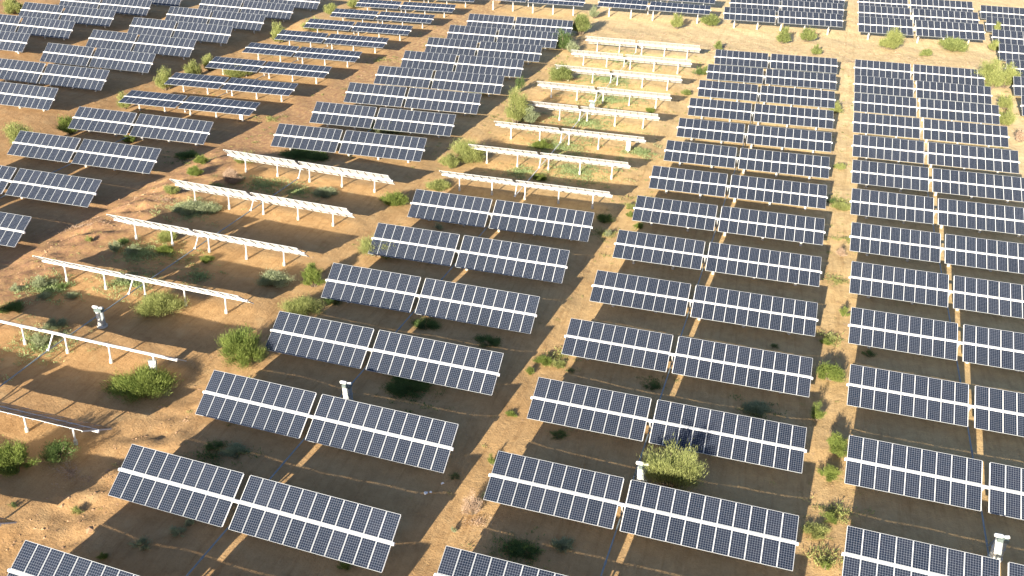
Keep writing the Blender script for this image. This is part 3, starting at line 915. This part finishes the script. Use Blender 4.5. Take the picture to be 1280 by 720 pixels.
def shrub(x, y, w, h, kind, label, i):
    r = np.random.default_rng(100 + i)
    z = float(ground_z(x, y))
    root = bpy.data.objects.new('dry_brush' if (kind == 'y' and w > 2) else ('shrub' if w > 1.1 else 'small_plant'), None)
    COL.objects.link(root)
    root.location = (x, y, z)
    tag(root, label, 'shrub' if w > 1.1 else 'plant', 'shrubs and plants growing between the trackers')
    ns = int(np.clip(9 + w * 7, 9, 46))
    az = r.uniform(0, 2 * np.pi, ns)
    lean = np.sqrt(r.uniform(0.0, 1, ns))
    rx, ry = w / 2, w / 2 * .82
    tip = np.stack([np.cos(az) * lean * rx * r.uniform(.62, 1.25, ns) + r.normal(0, .07) * w, np.sin(az) * lean * ry,
                    h * (1 - .6 * lean ** 2) * r.uniform(.42, 1.2, ns)], 1)
    base = tip * np.array([.18, .18, 0]) + np.array([0, 0, -.06])
    mid = base * .45 + tip * .55 + np.stack([r.normal(0, .05, ns) * w, r.normal(0, .05, ns) * w, np.full(ns, .10 * h)], 1)
    dist = math.hypot(x, y)
    if dist > 100:
        tip[:, :2] *= .85
    leaf = 'o' if (kind == 'g' and dist > 150) else kind
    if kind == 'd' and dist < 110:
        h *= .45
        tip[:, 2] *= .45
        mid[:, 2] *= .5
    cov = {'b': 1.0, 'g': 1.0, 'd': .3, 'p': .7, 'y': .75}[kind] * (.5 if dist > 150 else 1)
    n = int(np.clip(w * max(w, h) * 2200 * cov * min(1, (90 / dist)) + 150, 200, 22000))
    k = r.integers(0, ns, n)
    t = r.uniform(.2 if w < 4 else .4, 1.0, n) ** .8
    B = ((1 - t) ** 2)[:, None] * base[k] + (2 * t * (1 - t))[:, None] * mid[k] + (t ** 2)[:, None] * tip[k]
    spread = (.022 + .048 * (t[:, None])) * w * r.normal(size=(n, 3)) * np.array([1, 1, .6])
    P = B + spread
    P[:, 2] = np.maximum(P[:, 2], .0)
    out = unit(np.stack([P[:, 0], P[:, 1], P[:, 2] * .7 + .35 * h], 1))
    D = unit(out + r.normal(size=(n, 3)) * (.34 if kind != 'y' else .8) + np.array([0, 0, .8 if kind in 'bg' else .45]))
    px = dist / 915.0
    ln = r.uniform(.6, 1.5, n) * max(.115, 1.15 * px) * (1.25 if kind in 'bg' else 1) * min(1.15, max(.6, w / 2))
    wd = ln * r.uniform(.16, .34, n) * {'b': .6, 'g': .75, 'd': 1.0, 'p': 1.1, 'y': .35}[kind]
    wd = np.maximum(wd, .24 * px)
    if w > 4 and dist < 100:
        ln *= r.uniform(1.0, 2.4, n)
        wd *= .95
    wild = r.uniform(0, 1, n) < .14
    P[wild] += D[wild] * (r.uniform(.1, .5, wild.sum()) * min(w, 4) * .28)[:, None]
    V, F = blades(P, D, ln, wd, r)
    stem_tone = r.uniform(.1, .9, ns)[k]
    tone = np.clip(.5 * stem_tone + .5 * r.uniform(0, 1, n), 0, 1)
    link('foliage' if kind != 'y' else 'twigs', leaf_mesh('foliage', V, F, tone, LEAF[leaf]), root)
    mb = MB()
    for j in range(0, ns, 2):
        s0 = .02 + .012 * w
        mb.tube([base[j], mid[j], tip[j] * .96], [s0, s0 * .6, s0 * .2], 4, 0, False)
    link('stem', mb.mesh('stem', [M_WOOD]), root)


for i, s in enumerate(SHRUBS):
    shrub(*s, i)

# ------------------------------------------------------------------ ground herbs (uncountable)
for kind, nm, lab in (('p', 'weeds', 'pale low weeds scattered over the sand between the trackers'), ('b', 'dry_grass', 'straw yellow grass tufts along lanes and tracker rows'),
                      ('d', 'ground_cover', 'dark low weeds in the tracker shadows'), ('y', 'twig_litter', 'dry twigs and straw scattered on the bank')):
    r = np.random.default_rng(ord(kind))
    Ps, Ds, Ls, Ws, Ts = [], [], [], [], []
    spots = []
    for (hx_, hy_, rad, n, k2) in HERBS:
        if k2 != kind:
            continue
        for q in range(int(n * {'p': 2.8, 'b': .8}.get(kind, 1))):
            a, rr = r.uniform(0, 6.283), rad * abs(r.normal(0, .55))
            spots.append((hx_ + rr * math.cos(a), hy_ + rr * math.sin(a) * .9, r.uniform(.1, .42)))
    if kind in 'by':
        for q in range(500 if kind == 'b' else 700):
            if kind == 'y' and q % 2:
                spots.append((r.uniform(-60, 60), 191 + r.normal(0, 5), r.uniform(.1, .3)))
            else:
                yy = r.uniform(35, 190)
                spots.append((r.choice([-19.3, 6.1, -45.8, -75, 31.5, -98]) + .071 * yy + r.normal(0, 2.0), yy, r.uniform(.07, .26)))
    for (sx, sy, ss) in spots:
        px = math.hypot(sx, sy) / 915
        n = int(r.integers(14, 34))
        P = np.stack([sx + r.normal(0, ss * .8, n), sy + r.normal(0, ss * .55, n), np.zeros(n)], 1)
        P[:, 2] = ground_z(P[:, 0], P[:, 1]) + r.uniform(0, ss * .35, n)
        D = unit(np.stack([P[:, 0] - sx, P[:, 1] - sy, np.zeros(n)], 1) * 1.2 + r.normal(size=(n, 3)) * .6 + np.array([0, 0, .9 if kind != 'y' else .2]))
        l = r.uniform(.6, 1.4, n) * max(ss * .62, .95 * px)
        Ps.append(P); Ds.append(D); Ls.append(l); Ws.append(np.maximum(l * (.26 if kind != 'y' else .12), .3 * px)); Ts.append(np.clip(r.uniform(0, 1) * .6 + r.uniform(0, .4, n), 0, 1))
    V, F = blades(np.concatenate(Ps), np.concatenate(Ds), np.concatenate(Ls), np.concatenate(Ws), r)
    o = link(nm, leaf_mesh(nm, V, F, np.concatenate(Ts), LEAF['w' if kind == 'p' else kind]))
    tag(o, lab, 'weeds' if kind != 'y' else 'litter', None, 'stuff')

# ------------------------------------------------------------------ soil clods and pebbles (uncountable)
mb = MB()
r = np.random.default_rng(5)
ico = [(0, 0, 1), (.9, 0, .2), (.28, .85, .2), (-.72, .53, .25), (-.72, -.53, .15), (.28, -.85, .2), (0, 0, -.5)]
icf = [(0, 1, 2), (0, 2, 3), (0, 3, 4), (0, 4, 5), (0, 5, 1), (6, 2, 1), (6, 3, 2), (6, 4, 3), (6, 5, 4), (6, 1, 5)]


def clod(x, y, s):
    z = float(ground_z(x, y))
    a = r.uniform(0, 6.28)
    ca, sa = math.cos(a), math.sin(a)
    k = r.uniform(.6, 1.35, (7, 3)) * s
    vs_ = [((p[0] * ca - p[1] * sa) * q[0] + x, (p[0] * sa + p[1] * ca) * q[1] + y, p[2] * q[2] * .55 + z - .25 * s) for p, q in zip(ico, k)]
    mb.add(vs_, icf)


for q in range(1000):
    yy = r.uniform(52, 108)
    clod(-75.5 + .071 * yy + r.normal(0, 2.4), yy, r.exponential(.055) + .02)
for q in range(600):
    yy = r.uniform(32, 58)
    clod(-45.6 + .071 * yy + r.normal(0, 1.6), yy, r.exponential(.05) + .02)
for q in range(500):
    xx = r.uniform(6, 44)
    clod(xx, 185 + .05 * xx + r.normal(0, 1.2), r.uniform(.1, .3))
for q in range(900):
    yy = r.uniform(32, 120)
    clod(r.choice([-19.3, 6.1, -45.8, -60, -35]) + .071 * yy + r.normal(0, 5), yy, r.exponential(.022) + .012)
tag(link('soil_clods', mb.mesh('soil_clods', [M_CLOD])), 'broken soil clods and pebbles along the eroded banks and lanes', 'soil clods', None, 'stuff')

# ------------------------------------------------------------------ litter
for (x, y, s, lab) in [(-18.74, 49.88, 0.2, 'white scrap lying lowest of the litter below a near tracker'), (-18.44, 50.15, 0.12, 'small white scrap in the middle of the litter below a near tracker'), (-17.91, 51.43, 0.14, 'small white scrap uppermost of the litter below a near tracker')]:
    mb = MB()
    z = float(ground_z(x, y))
    n = 7
    ptsl = [(x + s * random.uniform(.6, 1.2) * math.cos(6.283 * k / n), y + s * random.uniform(.6, 1.2) * math.sin(6.283 * k / n), z + random.uniform(.02, .1)) for k in range(n)]
    mb.add(ptsl + [(x, y, z + .17), (x, y, z - .02)], [(k, (k + 1) % n, n) for k in range(n)] + [((k + 1) % n, k, n + 1) for k in range(n)])
    tag(link('paper_scrap', mb.mesh('paper_scrap', [M_PAPER])), lab, 'litter', 'white scraps in the shadow of a near tracker')

# ------------------------------------------------------------------ camera
cam = bpy.data.cameras.new('camera')
co = bpy.data.objects.new('camera', cam)
COL.objects.link(co)
cam.sensor_width = 36
cam.lens = 36 * 1143.3834 / 1280
cam.clip_end = 6000
Rm = Matrix(((0.967232, -0.143141, 0.209698), (0.252914, 0.470657, -0.845291), (0.022299, 0.870628, 0.491436)))
co.matrix_world = Matrix.Translation((0, 0, 47.80)) @ Rm.to_4x4()
scene.camera = co

# ------------------------------------------------------------------ light
SUN_EL, SUN_AZ = 17.2, 191.0        # azimuth clockwise from +Y of where the sun stands
w = bpy.data.worlds.new('World')
scene.world = w
w.use_nodes = True
nt = w.node_tree
bg = [n for n in nt.nodes if n.type == 'BACKGROUND'][0]
sky = nt.nodes.new('ShaderNodeTexSky')
sky.sky_type = 'NISHITA'
sky.sun_disc = False
sky.sun_elevation = R(SUN_EL)
sky.sun_rotation = R(SUN_AZ)
sky.altitude = 300
sky.air_density = .55
sky.dust_density = 1.0
nt.links.new(sky.outputs[0], bg.inputs[0])
bg.inputs[1].default_value = .085
sl = bpy.data.lights.new('sun', 'SUN')
sl.energy = 5.0
sl.angle = R(.53)
sl.color = (1, .88, .70)
so = bpy.data.objects.new('sun', sl)
COL.objects.link(so)
d = Vector((-math.sin(R(SUN_AZ)) * math.cos(R(SUN_EL)), -math.cos(R(SUN_AZ)) * math.cos(R(SUN_EL)), -math.sin(R(SUN_EL))))
so.rotation_euler = d.to_track_quat('-Z', 'Y').to_euler()
so.location = (-20, -40, 60)

vs_ = scene.view_settings
vs_.view_transform = 'Standard'
vs_.look = 'None'
vs_.exposure = 1.76
vs_.gamma = 1
vs_.use_curve_mapping = False
